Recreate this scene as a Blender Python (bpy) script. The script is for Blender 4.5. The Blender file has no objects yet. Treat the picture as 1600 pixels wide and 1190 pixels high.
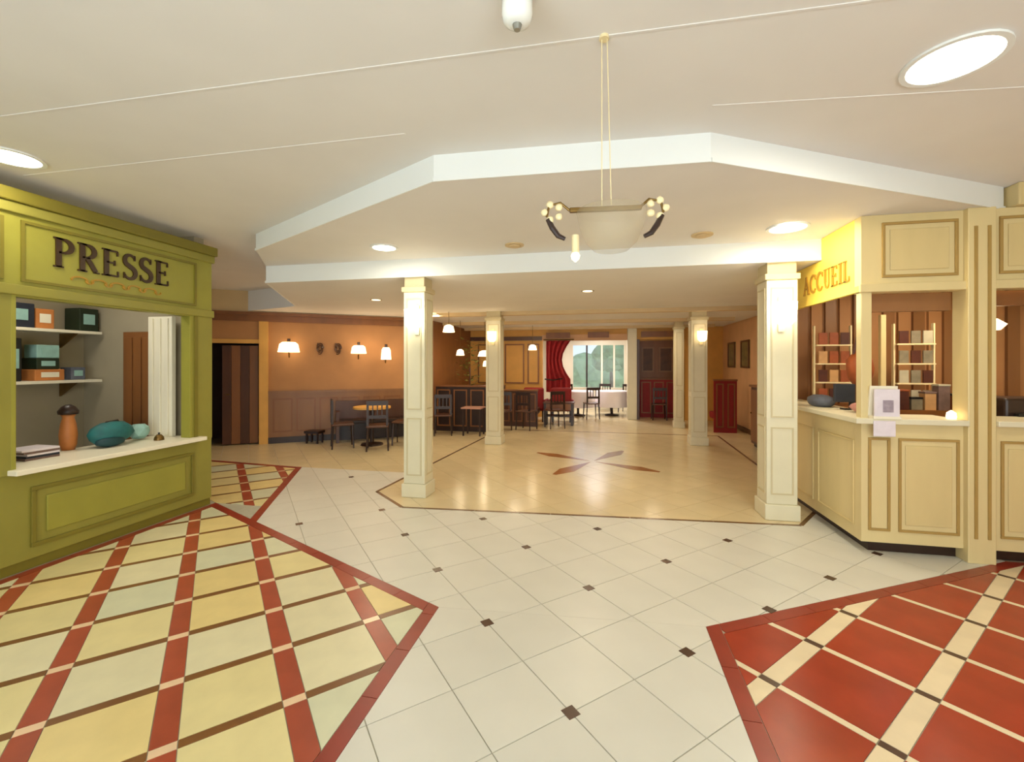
import bpy, bmesh, math, random
from mathutils import Vector, Matrix
random.seed(7)
S = bpy.context.scene
C = S.collection
PI = math.pi
YAW = math.radians(11.5)

# ---------------------------------------------------------------- camera, world, light, exposure
cam_d = bpy.data.cameras.new('camera'); cam = bpy.data.objects.new('camera', cam_d); C.objects.link(cam)
cam.location = (0, 0, 1.6); cam.rotation_euler = (PI/2, 0, YAW)
cam_d.sensor_fit = 'HORIZONTAL'; cam_d.sensor_width = 36; cam_d.lens = 690/1600*36
cam_d.shift_y = -27/1600; cam_d.clip_start = 0.05; cam_d.clip_end = 300
S.camera = cam
S.view_settings.view_transform = 'Standard'; S.view_settings.look = 'None'
S.view_settings.gamma = 1; S.view_settings.use_curve_mapping = False
S.view_settings.exposure = 0.0

w = bpy.data.worlds.new('sky'); S.world = w; w.use_nodes = True
wn = w.node_tree.nodes; wl = w.node_tree.links
bgn = wn['Background']; sky = wn.new('ShaderNodeTexSky'); sky.sky_type = 'HOSEK_WILKIE'; sky.turbidity = 5
sky.sun_direction = (0.3, -0.5, 0.8)
wl.new(sky.outputs[0], bgn.inputs[0]); bgn.inputs[1].default_value = 6

def lamp(name, kind, loc, power, color, size=0.3, size_y=None, rot=(0,0,0), spot=None, blend=.6, shape='DISK'):
    d = bpy.data.lights.new(name, kind); d.energy = power; d.color = color
    if kind == 'AREA':
        d.shape = 'RECTANGLE' if size_y else shape; d.size = size
        if size_y: d.size_y = size_y
    elif kind in ('POINT','SPOT'): d.shadow_soft_size = size
    if kind == 'SPOT': d.spot_size = spot; d.spot_blend = blend
    o = bpy.data.objects.new(name, d); C.objects.link(o); o.location = loc; o.rotation_euler = rot
    return o
DAY = (.84, .94, 1.0); WARM = (1.0, .82, .58); SOFT = (1.0, .92, .78)
# the glazed entrance behind the camera
lamp('entrance_daylight', 'AREA', (0.1, -2.55, 1.45), 335, DAY, 6.5, 2.4, rot=(math.radians(115), 0, 0))
# recessed downlights (discs are built below)
DOWN = [(1.62, 2.45, 3.03), (-4.0, 2.3, 3.03), (-2.29, 4.37, 2.85), (1.67, 4.47, 2.85)]
for p, e in zip(DOWN[:2], (18, 9)): lamp('downlight_beam', 'AREA', (p[0], p[1], p[2]-.03), e, SOFT, .26)
for p in DOWN[2:]: lamp('downlight_beam', 'AREA', (p[0], p[1], p[2]-.03), 9, SOFT, .24)
REAR = [(-.2, 6.4), (-.2, 8.8), (-3.6, 6.6), (-3.4, 8.6), (1.2, 11.0), (-2.2, 11.2)]
for x, y in REAR: lamp('rear_downlight_beam', 'AREA', (x, y, 2.6), 17, WARM, .22)
lamp('veranda_fill', 'AREA', (-.2, 14.2, 2.6), 70, (1, .95, .95), .8)  # added fill under the veranda ceiling, no fixture; brightens the white tablecloths
lamp('shop_light', 'AREA', (-5.1, 3.2, 2.7), 11, (1, .93, .8), .6)
lamp('booth_light', 'AREA', (3.5, 5.0, 2.58), 26, WARM, .5)
lamp('booth_sign_spot', 'SPOT', (1.35, 4.15, 2.8), 40, (1, .85, .5), .03, spot=math.radians(70), rot=(math.radians(68), 0, math.radians(-60)))

# ---------------------------------------------------------------- materials
def lin(c): return tuple(((v/255)/12.92 if v/255 <= .04045 else ((v/255+.055)/1.055)**2.4) for v in c)
MC = {}
def mat(name, rgb, rough=.5, var=.06, scale=8, bump=0, metal=0, rand=0, emit=0, spec=.5, grain=None):
    if name in MC: return MC[name]
    m = bpy.data.materials.new(name); m.use_nodes = True; nt = m.node_tree; b = nt.nodes['Principled BSDF']
    c = lin(rgb)
    b.inputs['Roughness'].default_value = rough; b.inputs['Metallic'].default_value = metal
    b.inputs['Specular IOR Level'].default_value = spec
    tc = nt.nodes.new('ShaderNodeTexCoord'); nz = nt.nodes.new('ShaderNodeTexNoise')
    nz.inputs['Scale'].default_value = scale; nz.inputs['Detail'].default_value = 4
    if grain:
        mp = nt.nodes.new('ShaderNodeMapping'); mp.inputs['Scale'].default_value = grain
        nt.links.new(tc.outputs['Object'], mp.inputs[0]); nt.links.new(mp.outputs[0], nz.inputs['Vector'])
    else: nt.links.new(tc.outputs['Object'], nz.inputs['Vector'])
    mr = nt.nodes.new('ShaderNodeMapRange'); mr.inputs['From Min'].default_value = .3; mr.inputs['From Max'].default_value = .7
    mr.inputs['To Min'].default_value = 1-var; mr.inputs['To Max'].default_value = 1+var
    nt.links.new(nz.outputs['Fac'], mr.inputs['Value'])
    fac = mr.outputs[0]
    if rand:
        oi = nt.nodes.new('ShaderNodeObjectInfo'); m2 = nt.nodes.new('ShaderNodeMapRange')
        m2.inputs['To Min'].default_value = 1-rand; m2.inputs['To Max'].default_value = 1+rand
        nt.links.new(oi.outputs['Random'], m2.inputs['Value'])
        mm = nt.nodes.new('ShaderNodeMath'); mm.operation = 'MULTIPLY'
        nt.links.new(fac, mm.inputs[0]); nt.links.new(m2.outputs[0], mm.inputs[1]); fac = mm.outputs[0]
    vm = nt.nodes.new('ShaderNodeVectorMath'); vm.operation = 'SCALE'; vm.inputs[0].default_value = c
    nt.links.new(fac, vm.inputs['Scale']); nt.links.new(vm.outputs[0], b.inputs['Base Color'])
    if bump:
        bp = nt.nodes.new('ShaderNodeBump'); bp.inputs['Strength'].default_value = bump; bp.inputs['Distance'].default_value = .01
        nt.links.new(nz.outputs['Fac'], bp.inputs['Height']); nt.links.new(bp.outputs[0], b.inputs['Normal'])
    if emit:
        b.inputs['Emission Color'].default_value = (*c, 1); b.inputs['Emission Strength'].default_value = emit
    MC[name] = m; return m
def glass(name, rgb, rough=.05, alpha=.25):
    m = mat(name, rgb, rough, .02); m.node_tree.nodes['Principled BSDF'].inputs['Alpha'].default_value = alpha
    return m
CEIL = mat('ceiling paint', (232, 228, 221), .75, .02, 2)
FASCIA = mat('white fascia paint', (238, 240, 236), .45, .01, 2)
CREAM = mat('cream lacquered wood', (220, 200, 146), .4, .04, 6, grain=(1, 1, .2))
CREAMP = mat('cream panel wood', (214, 192, 136), .42, .04, 6, grain=(1, 1, .2))
CREAMD = mat('ochre moulding', (170, 138, 74), .5, .05)
COLW = mat('column paint', (224, 216, 186), .4, .03, 5)
COLM = mat('column moulding paint', (206, 192, 152), .45, .03, 5)
GREEN = mat('olive green paint', (144, 137, 58), .45, .05, 5)
GREENL = mat('lime green panel', (152, 147, 58), .42, .05, 5)
GREEND = mat('dark olive moulding', (122, 112, 36), .45, .05, 5)
YELLOW = mat('yellow sign paint', (250, 222, 100), .45, .04, 4)
ORANGE = mat('ochre orange wall', (182, 130, 80), .6, .07, 3)
WAINS = mat('brown wainscot wood', (144, 98, 56), .4, .1, 5, grain=(1, 1, .15))
BROWN = mat('dark brown wood', (84, 48, 26), .35, .15, 6, grain=(1, 1, .15))
MID = mat('mid brown wood', (134, 84, 42), .4, .12, 6, grain=(1, 1, .15))
DARK = mat('very dark wood', (46, 26, 16), .4, .15, 6)
TAN = mat('tan plaster', (214, 188, 142), .6, .04, 3)
GOLD = mat('golden wall', (222, 168, 84), .55, .08, 3)
PINKW = mat('pinkish beige wall', (212, 166, 122), .6, .05, 3)
RED = mat('red upholstery', (138, 16, 14), .65, .1, 12)
REDC = mat('crimson drape', (170, 40, 44), .7, .12, 9)
WHITE = mat('white cloth', (246, 236, 236), .6, .03, 6)
GREYW = mat('greyish shop wall', (172, 160, 134), .6, .04, 3)
WHITEP = mat('off white panel', (240, 232, 208), .4, .02, 3)
BLACK = mat('black plastic', (24, 22, 22), .3, .05)
GROUT = mat('grout', (176, 170, 150), .8, .05, 20)
BRASS = mat('aged brass', (120, 92, 44), .35, .1, 10, metal=.7)
IVORY = mat('ivory ornament', (236, 218, 170), .4, .05)
LETTER = mat('dark brown letter', (58, 36, 12), .4, .05)
LETTERY = mat('ochre letter', (176, 132, 40), .4, .05)
GLOW = mat('glowing diffuser', (255, 248, 222), .4, 0, emit=9)
GLOWW = mat('glowing lamp shade', (255, 228, 178), .5, 0, emit=3.2)
GLOWR = mat('glowing rear lamp', (255, 222, 160), .5, 0, emit=2.2)
T_FIELD = mat('white field tile', (216, 213, 200), .36, .03, 3, rand=.025)
T_ATR = mat('beige atrium tile', (222, 204, 162), .2, .04, 3, rand=.04)
T_RED = mat('terracotta tile', (166, 74, 48), .3, .12, 7, rand=.06)
T_REDR = mat('brick red tile', (162, 54, 28), .25, .14, 4, rand=.07)
T_BORD = mat('red border tile', (146, 52, 34), .3, .1, 7, rand=.05)
T_YEL = [mat('yellow tile', (228, 214, 156), .35, .05, 6, rand=.03), mat('pale yellow tile', (228, 220, 180), .35, .05, 6, rand=.03),
         mat('greenish cream tile', (216, 216, 182), .35, .05, 6, rand=.03), mat('warm yellow tile', (230, 208, 142), .35, .05, 6, rand=.03)]
T_PINK = mat('pinkish cream tile', (240, 206, 166), .25, .05, 6, rand=.04)
T_OLIVE = mat('brown thin tile', (128, 84, 42), .3, .1, 7, rand=.06)
T_CREAM = mat('cream band tile', (232, 214, 178), .22, .06, 6, rand=.04)
T_DARK = mat('dark brown cabochon', (84, 60, 46), .25, .1, 9, rand=.08)
T_LINE = mat('brown inlay line', (112, 82, 50), .25, .08, 9)
T_STAR = mat('brown star inlay', (158, 104, 54), .2, .08, 7)

# ---------------------------------------------------------------- helpers
def frame(o, s, n):            # local (s, t, z): s along a wall, t out of it
    s = Vector((s[0], s[1], 0)).normalized(); n = Vector((n[0], n[1], 0)).normalized()
    return Matrix(((s.x, n.x, 0, o[0]), (s.y, n.y, 0, o[1]), (0, 0, 1, o[2] if len(o) > 2 else 0), (0, 0, 0, 1)))
def bx(bm, x0, x1, y0, y1, z0, z1, M=None):
    vs = [Vector((x, y, z)) for z in (z0, z1) for y in (y0, y1) for x in (x0, x1)]
    if M: vs = [M @ v for v in vs]
    v = [bm.verts.new(p) for p in vs]
    for f in ((0,2,3,1), (4,5,7,6), (0,1,5,4), (2,6,7,3), (0,4,6,2), (1,3,7,5)): bm.faces.new([v[i] for i in f])
def prism(bm, poly, z0, z1, M=None):
    a = [Vector((p[0], p[1], z0)) for p in poly]; b = [Vector((p[0], p[1], z1)) for p in poly]
    if M: a = [M @ p for p in a]; b = [M @ p for p in b]
    a = [bm.verts.new(p) for p in a]; b = [bm.verts.new(p) for p in b]; n = len(poly)
    bm.faces.new(a[::-1]); bm.faces.new(b)
    for i in range(n): bm.faces.new((a[i], a[(i+1) % n], b[(i+1) % n], b[i]))
def lathe(bm, prof, c=(0,0,0), n=20, M=None, sx=1, sy=1):
    rings = []
    for r, z in prof:
        ring = []
        for k in range(n):
            a = 2*PI*k/n; p = Vector((c[0]+max(r, 1e-4)*math.cos(a)*sx, c[1]+max(r, 1e-4)*math.sin(a)*sy, c[2]+z))
            ring.append(bm.verts.new(M @ p if M else p))
        rings.append(ring)
    for q in range(len(rings)-1):
        for k in range(n): bm.faces.new((rings[q][k], rings[q][(k+1) % n], rings[q+1][(k+1) % n], rings[q+1][k]))
    bm.faces.new(rings[0][::-1]); bm.faces.new(rings[-1])
def tube(bm, pts, r, n=8, M=None):
    pts = [Vector(p) for p in pts]; rings = []
    for i, p in enumerate(pts):
        d = (pts[min(i+1, len(pts)-1)]-pts[max(i-1, 0)]).normalized()
        u = d.cross(Vector((0, 0, 1))); u = u if u.length > .05 else d.cross(Vector((1, 0, 0))); u.normalize(); v = d.cross(u)
        rr = r[i] if isinstance(r, (list, tuple)) else r
        ring = [p+(u*math.cos(2*PI*k/n)+v*math.sin(2*PI*k/n))*rr for k in range(n)]
        rings.append([bm.verts.new(M @ q if M else q) for q in ring])
    for q in range(len(rings)-1):
        for k in range(n): bm.faces.new((rings[q][k], rings[q][(k+1) % n], rings[q+1][(k+1) % n], rings[q+1][k]))
    bm.faces.new(rings[0][::-1]); bm.faces.new(rings[-1])
def sphere(bm, c, r, sx=1, sy=1, sz=1, n=12, jitter=0):
    res = bmesh.ops.create_icosphere(bm, subdivisions=2, radius=r)
    for v in res['verts']:
        k = 1+random.uniform(-jitter, jitter)
        v.co = Vector((c[0]+v.co.x*sx*k, c[1]+v.co.y*sy*k, c[2]+v.co.z*sz*k))
def NB(): return bmesh.new()
def wloc(o):
    v = Vector((0, 0, 0))
    while o: v += o.location; o = o.parent
    return v
def obj(name, bm, m, parent=None, bevel=0, smooth=False, kind=None):
    if parent:
        off = wloc(parent)
        for v in bm.verts: v.co -= off
    bmesh.ops.recalc_face_normals(bm, faces=bm.faces)
    me = bpy.data.meshes.new(name); bm.to_mesh(me); bm.free()
    for mm in (m if isinstance(m, (list, tuple)) else [m]): me.materials.append(mm)
    if smooth:
        for p in me.polygons: p.use_smooth = True
    o = bpy.data.objects.new(name, me); C.objects.link(o); o.parent = parent
    if bevel:
        b = o.modifiers.new('bevel', 'BEVEL'); b.width = bevel; b.segments = 2; b.limit_method = 'ANGLE'
    if kind: o['kind'] = kind
    return o
def tag(o, label, cat, group=None):
    o['label'] = label; o['category'] = cat
    if group: o['group'] = group
    return o
def thing(name, label, cat, loc, group=None):
    o = bpy.data.objects.new(name, None); C.objects.link(o); o.location = loc; o.empty_display_size = .1
    return tag(o, label, cat, group)
def single(name, bm, m, label, cat, group=None, **k):
    return tag(obj(name, bm, m, None, **k), label, cat, group)
def struct(name, bm, m, **k): return obj(name, bm, m, None, kind='structure', **k)
def box1(x0, x1, y0, y1, z0, z1, M=None):
    b = NB(); bx(b, x0, x1, y0, y1, z0, z1, M); return b
def dup(root, loc, rotz, label=None, group=None):
    r = root.copy(); C.objects.link(r); r.location = loc; r.rotation_euler = (0, 0, rotz)
    if label: r['label'] = label
    if group: r['group'] = group
    for ch in list(root.children):
        c = ch.copy(); C.objects.link(c); c.parent = r
        for g in ch.children:
            d = g.copy(); C.objects.link(d); d.parent = c
    return r
def ring_frame(bm, M, s0, s1, z0, z1, wd, t0, t1):
    bx(bm, s0, s1, t0, t1, z1-wd, z1, M); bx(bm, s0, s1, t0, t1, z0, z0+wd, M)
    bx(bm, s0, s0+wd, t0, t1, z0+wd, z1-wd, M); bx(bm, s1-wd, s1, t0, t1, z0+wd, z1-wd, M)

# ---------------------------------------------------------------- floor and its tiles
def clip(poly, a, b, off=0):          # keep the left side of a->b, moved in by off
    nx, ny = -(b[1]-a[1]), b[0]-a[0]; L = math.hypot(nx, ny); nx /= L; ny /= L
    d = [(p[0]-a[0])*nx+(p[1]-a[1])*ny-off for p in poly]; out = []
    for i in range(len(poly)):
        j = (i+1) % len(poly)
        if d[i] >= 0: out.append(poly[i])
        if (d[i] >= 0) != (d[j] >= 0):
            t = d[i]/(d[i]-d[j]); out.append((poly[i][0]+(poly[j][0]-poly[i][0])*t, poly[i][1]+(poly[j][1]-poly[i][1])*t))
    return out
def area(p): return abs(sum(p[i][0]*p[(i+1) % len(p)][1]-p[(i+1) % len(p)][0]*p[i][1] for i in range(len(p))))/2 if len(p) > 2 else 0
def clip_all(poly, reg, off=.0006):
    for i in range(len(reg)):
        poly = clip(poly, reg[i], reg[(i+1) % len(reg)], off)
        if len(poly) < 3: return []
    return poly
floor = struct('floor', box1(-9, 6, -3, 16.4, -.25, -.004), GROUT)
PIECES = {}
def add_piece(name, m, poly, key=None):
    if area(poly) < 4e-4: return
    q = []
    for p in poly:
        if not q or math.hypot(p[0]-q[-1][0], p[1]-q[-1][1]) > 1e-4: q.append(p)
    if len(q) > 2 and math.hypot(q[0][0]-q[-1][0], q[0][1]-q[-1][1]) < 1e-4: q.pop()
    if len(q) < 3: return
    cx = sum(p[0] for p in q)/len(q); cy = sum(p[1] for p in q)/len(q)
    PIECES.setdefault(name, []).append((math.hypot(cx, cy), cx, cy, m, q, key))
def lattice(reg, org, ang, p1, p2, cells, ang2=None):
    e1 = (math.cos(ang), math.sin(ang)); a2 = ang+PI/2 if ang2 is None else ang2; e2 = (math.cos(a2), math.sin(a2))
    for i in range(-40, 41):
        for j in range(-40, 41):
            o = (org[0]+e1[0]*p1*i+e2[0]*p2*j, org[1]+e1[1]*p1*i+e2[1]*p2*j)
            if not (-9 < o[0] < 7 and -1 < o[1] < 17): continue
            for name, mf, u0, u1, v0, v1 in cells:
                poly = [(o[0]+e1[0]*u+e2[0]*v, o[1]+e1[1]*u+e2[1]*v) for u, v in ((u0, v0), (u1, v0), (u1, v1), (u0, v1))]
                A0 = area(poly); c = clip_all(poly, reg)
                if len(c) < 3: continue
                m = mf() if callable(mf) else mf
                if sum((poly[k][0]*poly[(k+1) % 4][1]-poly[(k+1) % 4][0]*poly[k][1]) for k in range(4)) < 0: pass
                add_piece(name, m, c, (name, m.name, round(ang, 3)) if abs(area(c)-A0) < 1e-6 else None)
def half(poly, a, u, s0, sign):
    dd = [((p[0]-a[0])*u[0]+(p[1]-a[1])*u[1]-s0)*sign for p in poly]; out = []
    for i in range(len(poly)):
        j = (i+1) % len(poly)
        if dd[i] >= 0: out.append(poly[i])
        if (dd[i] >= 0) != (dd[j] >= 0):
            t = dd[i]/(dd[i]-dd[j]); out.append((poly[i][0]+(poly[j][0]-poly[i][0])*t, poly[i][1]+(poly[j][1]-poly[i][1])*t))
    return out
def do_border(reg, edges, wd, name, m):      # cuts border tiles off the named edges; returns what is left
    cur = list(reg)
    for e in edges:
        a, b = reg[e], reg[(e+1) % len(reg)]; L = math.hypot(b[0]-a[0], b[1]-a[1]); u = ((b[0]-a[0])/L, (b[1]-a[1])/L)
        band = clip(clip(cur, a, b, .002), (b[0]-u[1]*wd, b[1]+u[0]*wd), (a[0]-u[1]*wd, a[1]+u[0]*wd))
        for k in range(int(L/.36)+1):
            if len(band) < 3: break
            q = half(band, a, u, k*.36+.002, 1) if k else band
            if len(q) > 2 and k < int(L/.36): q = half(q, a, u, (k+1)*.36-.002, -1)
            if len(q) > 2: add_piece(name, m, q)
        cur = clip(cur, a, b, wd+.003)
    return cur

FY = .5
ML1 = [(-4.36, FY), (-1.05, FY), (-1.05, 2.75), (-3.43, 3.87), (-4.36, 4.31)]
ML2 = [(-7.6, 4.31), (-4.36, 4.31), (-3.43, 3.87), (-4.55, 6.05), (-7.6, 6.3)]
MR = [(.61, FY), (4.88, FY), (4.88, 4.3), (3.2, 4.3), (.62, 2.87)]
r1 = do_border(ML1, [1, 2, 4], .085, 'border_tile', T_BORD)
r2 = do_border(ML2, [2, 3], .085, 'border_tile', T_BORD)
r3 = do_border(MR, [4, 3], .085, 'border_tile', T_BORD)
def yel(): return random.choice(T_YEL)
gp = .002; W2 = .05; N2 = .026
P1, P2 = .4956, .461
cellsL = [('mosaic_tile', yel, W2+gp, P1-W2-gp, N2+gp, P2-N2-gp), ('strip_tile', T_RED, -W2+gp, W2-gp, N2+gp, P2-N2-gp),
          ('thin_strip_tile', T_OLIVE, W2+gp, P1-W2-gp, -N2+gp, N2-gp), ('crossing_tile', T_PINK, -W2+gp, W2-gp, -N2+gp, N2-gp)]
AL = math.radians(225.3-180); 
lattice(r1, (-1.107, 1.532), AL, P1, P2, cellsL); lattice(r2, (-1.107, 1.532), AL, P1, P2, cellsL)
Q1, Q2 = .487, .522; W3 = .046; N3 = .02
cellsR = [('red_mosaic_tile', T_REDR, W3+gp, Q1-W3-gp, N3+gp, Q2-N3-gp), ('band_tile', T_CREAM, -W3+gp, W3-gp, N3+gp, Q2-N3-gp),
          ('thin_band_tile', T_CREAM, W3+gp, Q1-W3-gp, -N3+gp, N3-gp), ('dark_crossing_tile', T_DARK, -W3+gp, W3-gp, -N3+gp, N3-gp)]
lattice(r3, (1.189, 2.824), math.radians(-43.7), Q1, Q2, cellsR)
AF = math.radians(42.6); TP = .41; g2 = .0028
O = [(-2.18, 4.58), (1.93, 4.85), (2.32, 5.42), (2.52, 10.5), (-2.42, 10.5), (-2.76, 5.08)]
FIELD = [[(-1.05, FY), (.61, FY), (.62, 2.87), (-1.05, 2.75)],
    [(-3.43, 3.87), (-1.05, 2.75), (.62, 2.87), (3.2, 4.3), (3.2, 4.933), (-3.43, 4.498)],
    [(-3.43, 3.87), (-3.43, 4.498), (-3.755, 4.498)],
    [(-3.755, 4.498), (-3.43, 4.498), (-2.18, 4.58), (-2.76, 5.08), (-4.05, 5.08)],
    [(-4.05, 5.08), (-2.76, 5.08), (-2.70, 6.05), (-4.55, 6.05)],
    [(-7.6, 6.3), (-4.55, 6.05), (-2.70, 6.05), (-2.42, 10.5), (-2.42, 13.2), (-7.6, 13.2)],
    [(1.93, 4.85), (3.2, 4.933), (3.3, 5.42), (2.32, 5.42)],
    [(2.32, 5.42), (3.3, 5.42), (3.3, 10.5), (2.52, 10.5)],
    [(-2.42, 10.5), (3.3, 10.5), (3.3, 15.8), (-2.42, 15.8)]]
for k, reg in enumerate(FIELD):
    lattice(reg, (-.14, 2.04), AF, TP, TP, [('floor_tile', T_FIELD if k < 5 or k == 6 else T_ATR, g2, TP-g2, g2, TP-g2)])
lattice(O, (-.14, 2.04), AF, TP, TP, [('atrium_tile', T_ATR, .002, TP-.002, .002, TP-.002)])
shared = {}
for name, L in PIECES.items():
    L.sort(key=lambda t: t[0])
    for k, (d, cx, cy, m, q, key) in enumerate(L[:290]):
        if key and key in shared: me = shared[key]
        else:
            b = NB(); prism(b, [(p[0]-cx, p[1]-cy) for p in q], -.012, 0)
            bmesh.ops.recalc_face_normals(b, faces=b.faces)
            me = bpy.data.meshes.new(name); b.to_mesh(me); b.free(); me.materials.append(m)
            if key: shared[key] = me
        o = bpy.data.objects.new(name, me); C.objects.link(o); o.location = (cx, cy, 0); o.parent = floor
    rest = {}
    for d, cx, cy, m, q, key in L[290:]: rest.setdefault(m.name, (m, []))[1].append(q)
    for mn, (m, qs) in rest.items():
        b = NB()
        for q in qs: prism(b, q, -.012, 0)
        obj('far_'+name, b, m, floor, kind='stuff')
# cabochons on every second crossing of the white field
ca, sa = math.cos(AF), math.sin(AF)
def inside(p, reg): return all((reg[(i+1) % len(reg)][0]-reg[i][0])*(p[1]-reg[i][1])-(reg[(i+1) % len(reg)][1]-reg[i][1])*(p[0]-reg[i][0]) > .05 for i in range(len(reg)))
cab = None
for i in range(-6, 8):
    for j in range(-6, 9):
        x = -.14+(ca*i-sa*j)*TP*2; y = 2.04+(sa*i+ca*j)*TP*2
        if y > 6 or not any(inside((x, y), r) for r in FIELD[:5]+[FIELD[6]]): continue
        if cab is None:
            b = NB(); h = .032
            prism(b, [(ca*u-sa*v, sa*u+ca*v) for u, v in ((-h, -h), (h, -h), (h, h), (-h, h))], -.002, .0018)
            cab = obj('cabochon', b, T_DARK, floor); cab.location = (x, y, 0)
        else:
            c = cab.copy(); C.objects.link(c); c.location = (x, y, 0)
# inlaid line around the atrium and the star
for k in range(len(O)):
    a, b2 = Vector(O[k]), Vector(O[(k+1) % len(O)]); d = (b2-a).normalized(); n = Vector((-d.y, d.x))
    L = (b2-a).length; seg = max(1, round(L/.8))
    for q in range(seg):
        p0 = a+d*(L*q/seg+.002); p1 = a+d*(L*(q+1)/seg-.002)
        b = NB(); prism(b, [tuple(p0-n*.02), tuple(p1-n*.02), tuple(p1+n*.02), tuple(p0+n*.02)], -.002, .002)
        obj('inlay_strip', b, T_LINE, floor)
for k in range(4):
    a = math.radians(62+90*k); e = Vector((math.cos(a), math.sin(a))); n = Vector((-e.y, e.x)); c0 = Vector((-.15, 7.36))
    for sgn in (1, -1):
        b = NB(); pts = [c0+e*.06, c0+e*.78+n*.13*sgn, c0+e*1.12+n*.03*sgn, c0+e*1.12]
        pts = pts if sgn < 0 else pts[::-1]
        prism(b, [tuple(p) for p in pts], -.002, .002); obj('star_arm', b, T_STAR, floor)

# ---------------------------------------------------------------- ceilings
ZC, ZM, ZB = 3.03, 2.85, 2.64
ceiling = struct('ceiling', box1(-9, 6, -3, 16.4, ZC, ZC+.15), CEIL)
MIDP = [(-3.74, 4.21), (-1.13, 2.86), (.66, 2.92), (3.19, 4.3), (3.19, 4.97), (-4.22, 4.93)]
b = NB(); prism(b, MIDP, ZM, ZC); drop = struct('trim_1', b, [CEIL, FASCIA])
for p in drop.data.polygons:
    if abs(p.normal.z) < .5: p.material_index = 1
def lip(poly, closed, z0, z1, out, name, parent, m):     # thin moulding along a fascia edge
    for i in range(len(poly)-1):
        a, c = Vector(poly[i]), Vector(poly[i+1]); d = (c-a).normalized(); n = Vector((d.y, -d.x))
        b = NB(); prism(b, [tuple(a+n*0.001), tuple(c+n*0.001), tuple(c+n*out), tuple(a+n*out)], z0, z1); obj(name, b, m, parent)
lip(MIDP[:4], 0, ZM-.006, ZM+.02, .012, 'fascia_bead', drop, FASCIA)
REARP = [(-4.22, 4.92), (2.25, 4.95), (2.34, 5.1), (4.9, 5.1), (4.9, 16.2), (-8.2, 16.2), (-8.2, 7.9), (-5.41, 7.04)]
b = NB(); prism(b, REARP, ZB, ZC-.002); rear = struct('trim_2', b, [CEIL, FASCIA])
for p in rear.data.polygons:
    if p.normal.y < -.8: p.material_index = 1
lip(REARP[:3], 0, ZB-.006, ZB+.02, .012, 'fascia_bead', rear, FASCIA)
lip([(-5.41, 7.04), (-4.22, 4.92)], 0, ZB-.006, ZB+.02, .012, 'fascia_bead', rear, FASCIA)
# panel joints of the front ceiling
for k, (a, c) in enumerate((((-4.3, 1.9), (1.2, 1.99)), ((-4.3, 2.55), (-1.2, 2.56)), ((.6, 2.62), (4.6, 3.0)), ((-4.3, 1.2), (4.6, 1.3)), ((1.2, 1.99), (4.6, 2.05)))):
    a, c = Vector(a), Vector(c); d = (c-a).normalized(); n = Vector((-d.y, d.x))
    b = NB(); prism(b, [tuple(a-n*.006), tuple(c-n*.006), tuple(c+n*.006), tuple(a+n*.006)], ZC-.003, ZC+.001); struct('trim_%d' % (k+3), b, CEIL)
# ribs of the far ceiling
for k, y in enumerate((8.6, 10.6, 12.4)):
    struct('trim_%d' % (k+8), box1(-3.95, 2.9, y, y+.16, ZB-.07, ZB+.001), TAN)

# ---------------------------------------------------------------- walls
A = (-8.2, 6.57); D = (.824, .567); N = (.567, -.824); MW = frame(A, D, N)
LW = 5.1
b = NB()
bx(b, 0, .98, -.14, 0, 0, ZC, MW); bx(b, 1.84, LW, -.14, 0, 0, ZC, MW); bx(b, .98, 1.84, -.14, 0, 2.0, ZC, MW)
wl_ = struct('wall_left_rear', b, ORANGE)
b = NB(); bx(b, 0, LW, 0, .05, 2.44, 2.62, MW); bx(b, 0, LW, .05, .09, 2.56, 2.62, MW); struct('trim_11', b, MID)
b = NB(); bx(b, 0, LW, 0, .04, 2.62, ZC, MW); struct('trim_12', b, TAN)
b = NB(); bx(b, 2.0, LW, 0, .03, .12, 1.0, MW); bx(b, 2.0, LW, .03, .05, 1.0, 1.05, MW); struct('trim_13', b, WAINS)
for k in range(7):
    b = NB(); ring_frame(b, MW, 2.08+k*.43, 2.44+k*.43, .22, .9, .03, .03, .04); obj('wainscot_panel', b, MID, bpy.data.objects['trim_13'])
b = NB(); bx(b, 2.0, LW, 0, .05, 0, .12, MW); struct('baseboard_left', b, DARK)
# doorway with dark room and a dark door leaf
b = NB(); bx(b, .9, .98, -.15, .03, 0, 2.08, MW); bx(b, 1.84, 2.0, -.15, .05, 0, 2.44, MW); bx(b, .9, 1.84, -.15, .03, 2.0, 2.08, MW); struct('trim_14', b, GOLD)
b = NB(); bx(b, .7, 2.1, -1.3, -1.2, 0, 2.3, MW); bx(b, .7, .8, -1.2, -.15, 0, 2.3, MW); bx(b, 2.0, 2.1, -1.2, -.15, 0, 2.3, MW); bx(b, .7, 2.1, -1.2, -.15, 2.3, 2.35, MW)
struct('wall_passage', b, BROWN)
dr = thing('door_leaf', 'dark brown door leaf with vertical boards in the doorway left of the orange wall', 'door', tuple((MW @ Vector((1.84, -.08, 0)))))
for k in range(4):
    m = [BROWN, MID, BROWN, MID][k]
    obj('board', box1(1.2+k*.155, 1.35+k*.155, -.1, -.06, .02, 1.96, MW), m, dr, bevel=.004)
b = NB(); tube(b, [MW @ Vector((1.26, -.06, 1.0)), MW @ Vector((1.26, -.02, 1.0)), MW @ Vector((1.34, -.02, 1.0))], .008); obj('handle', b, BRASS, dr)
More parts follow.
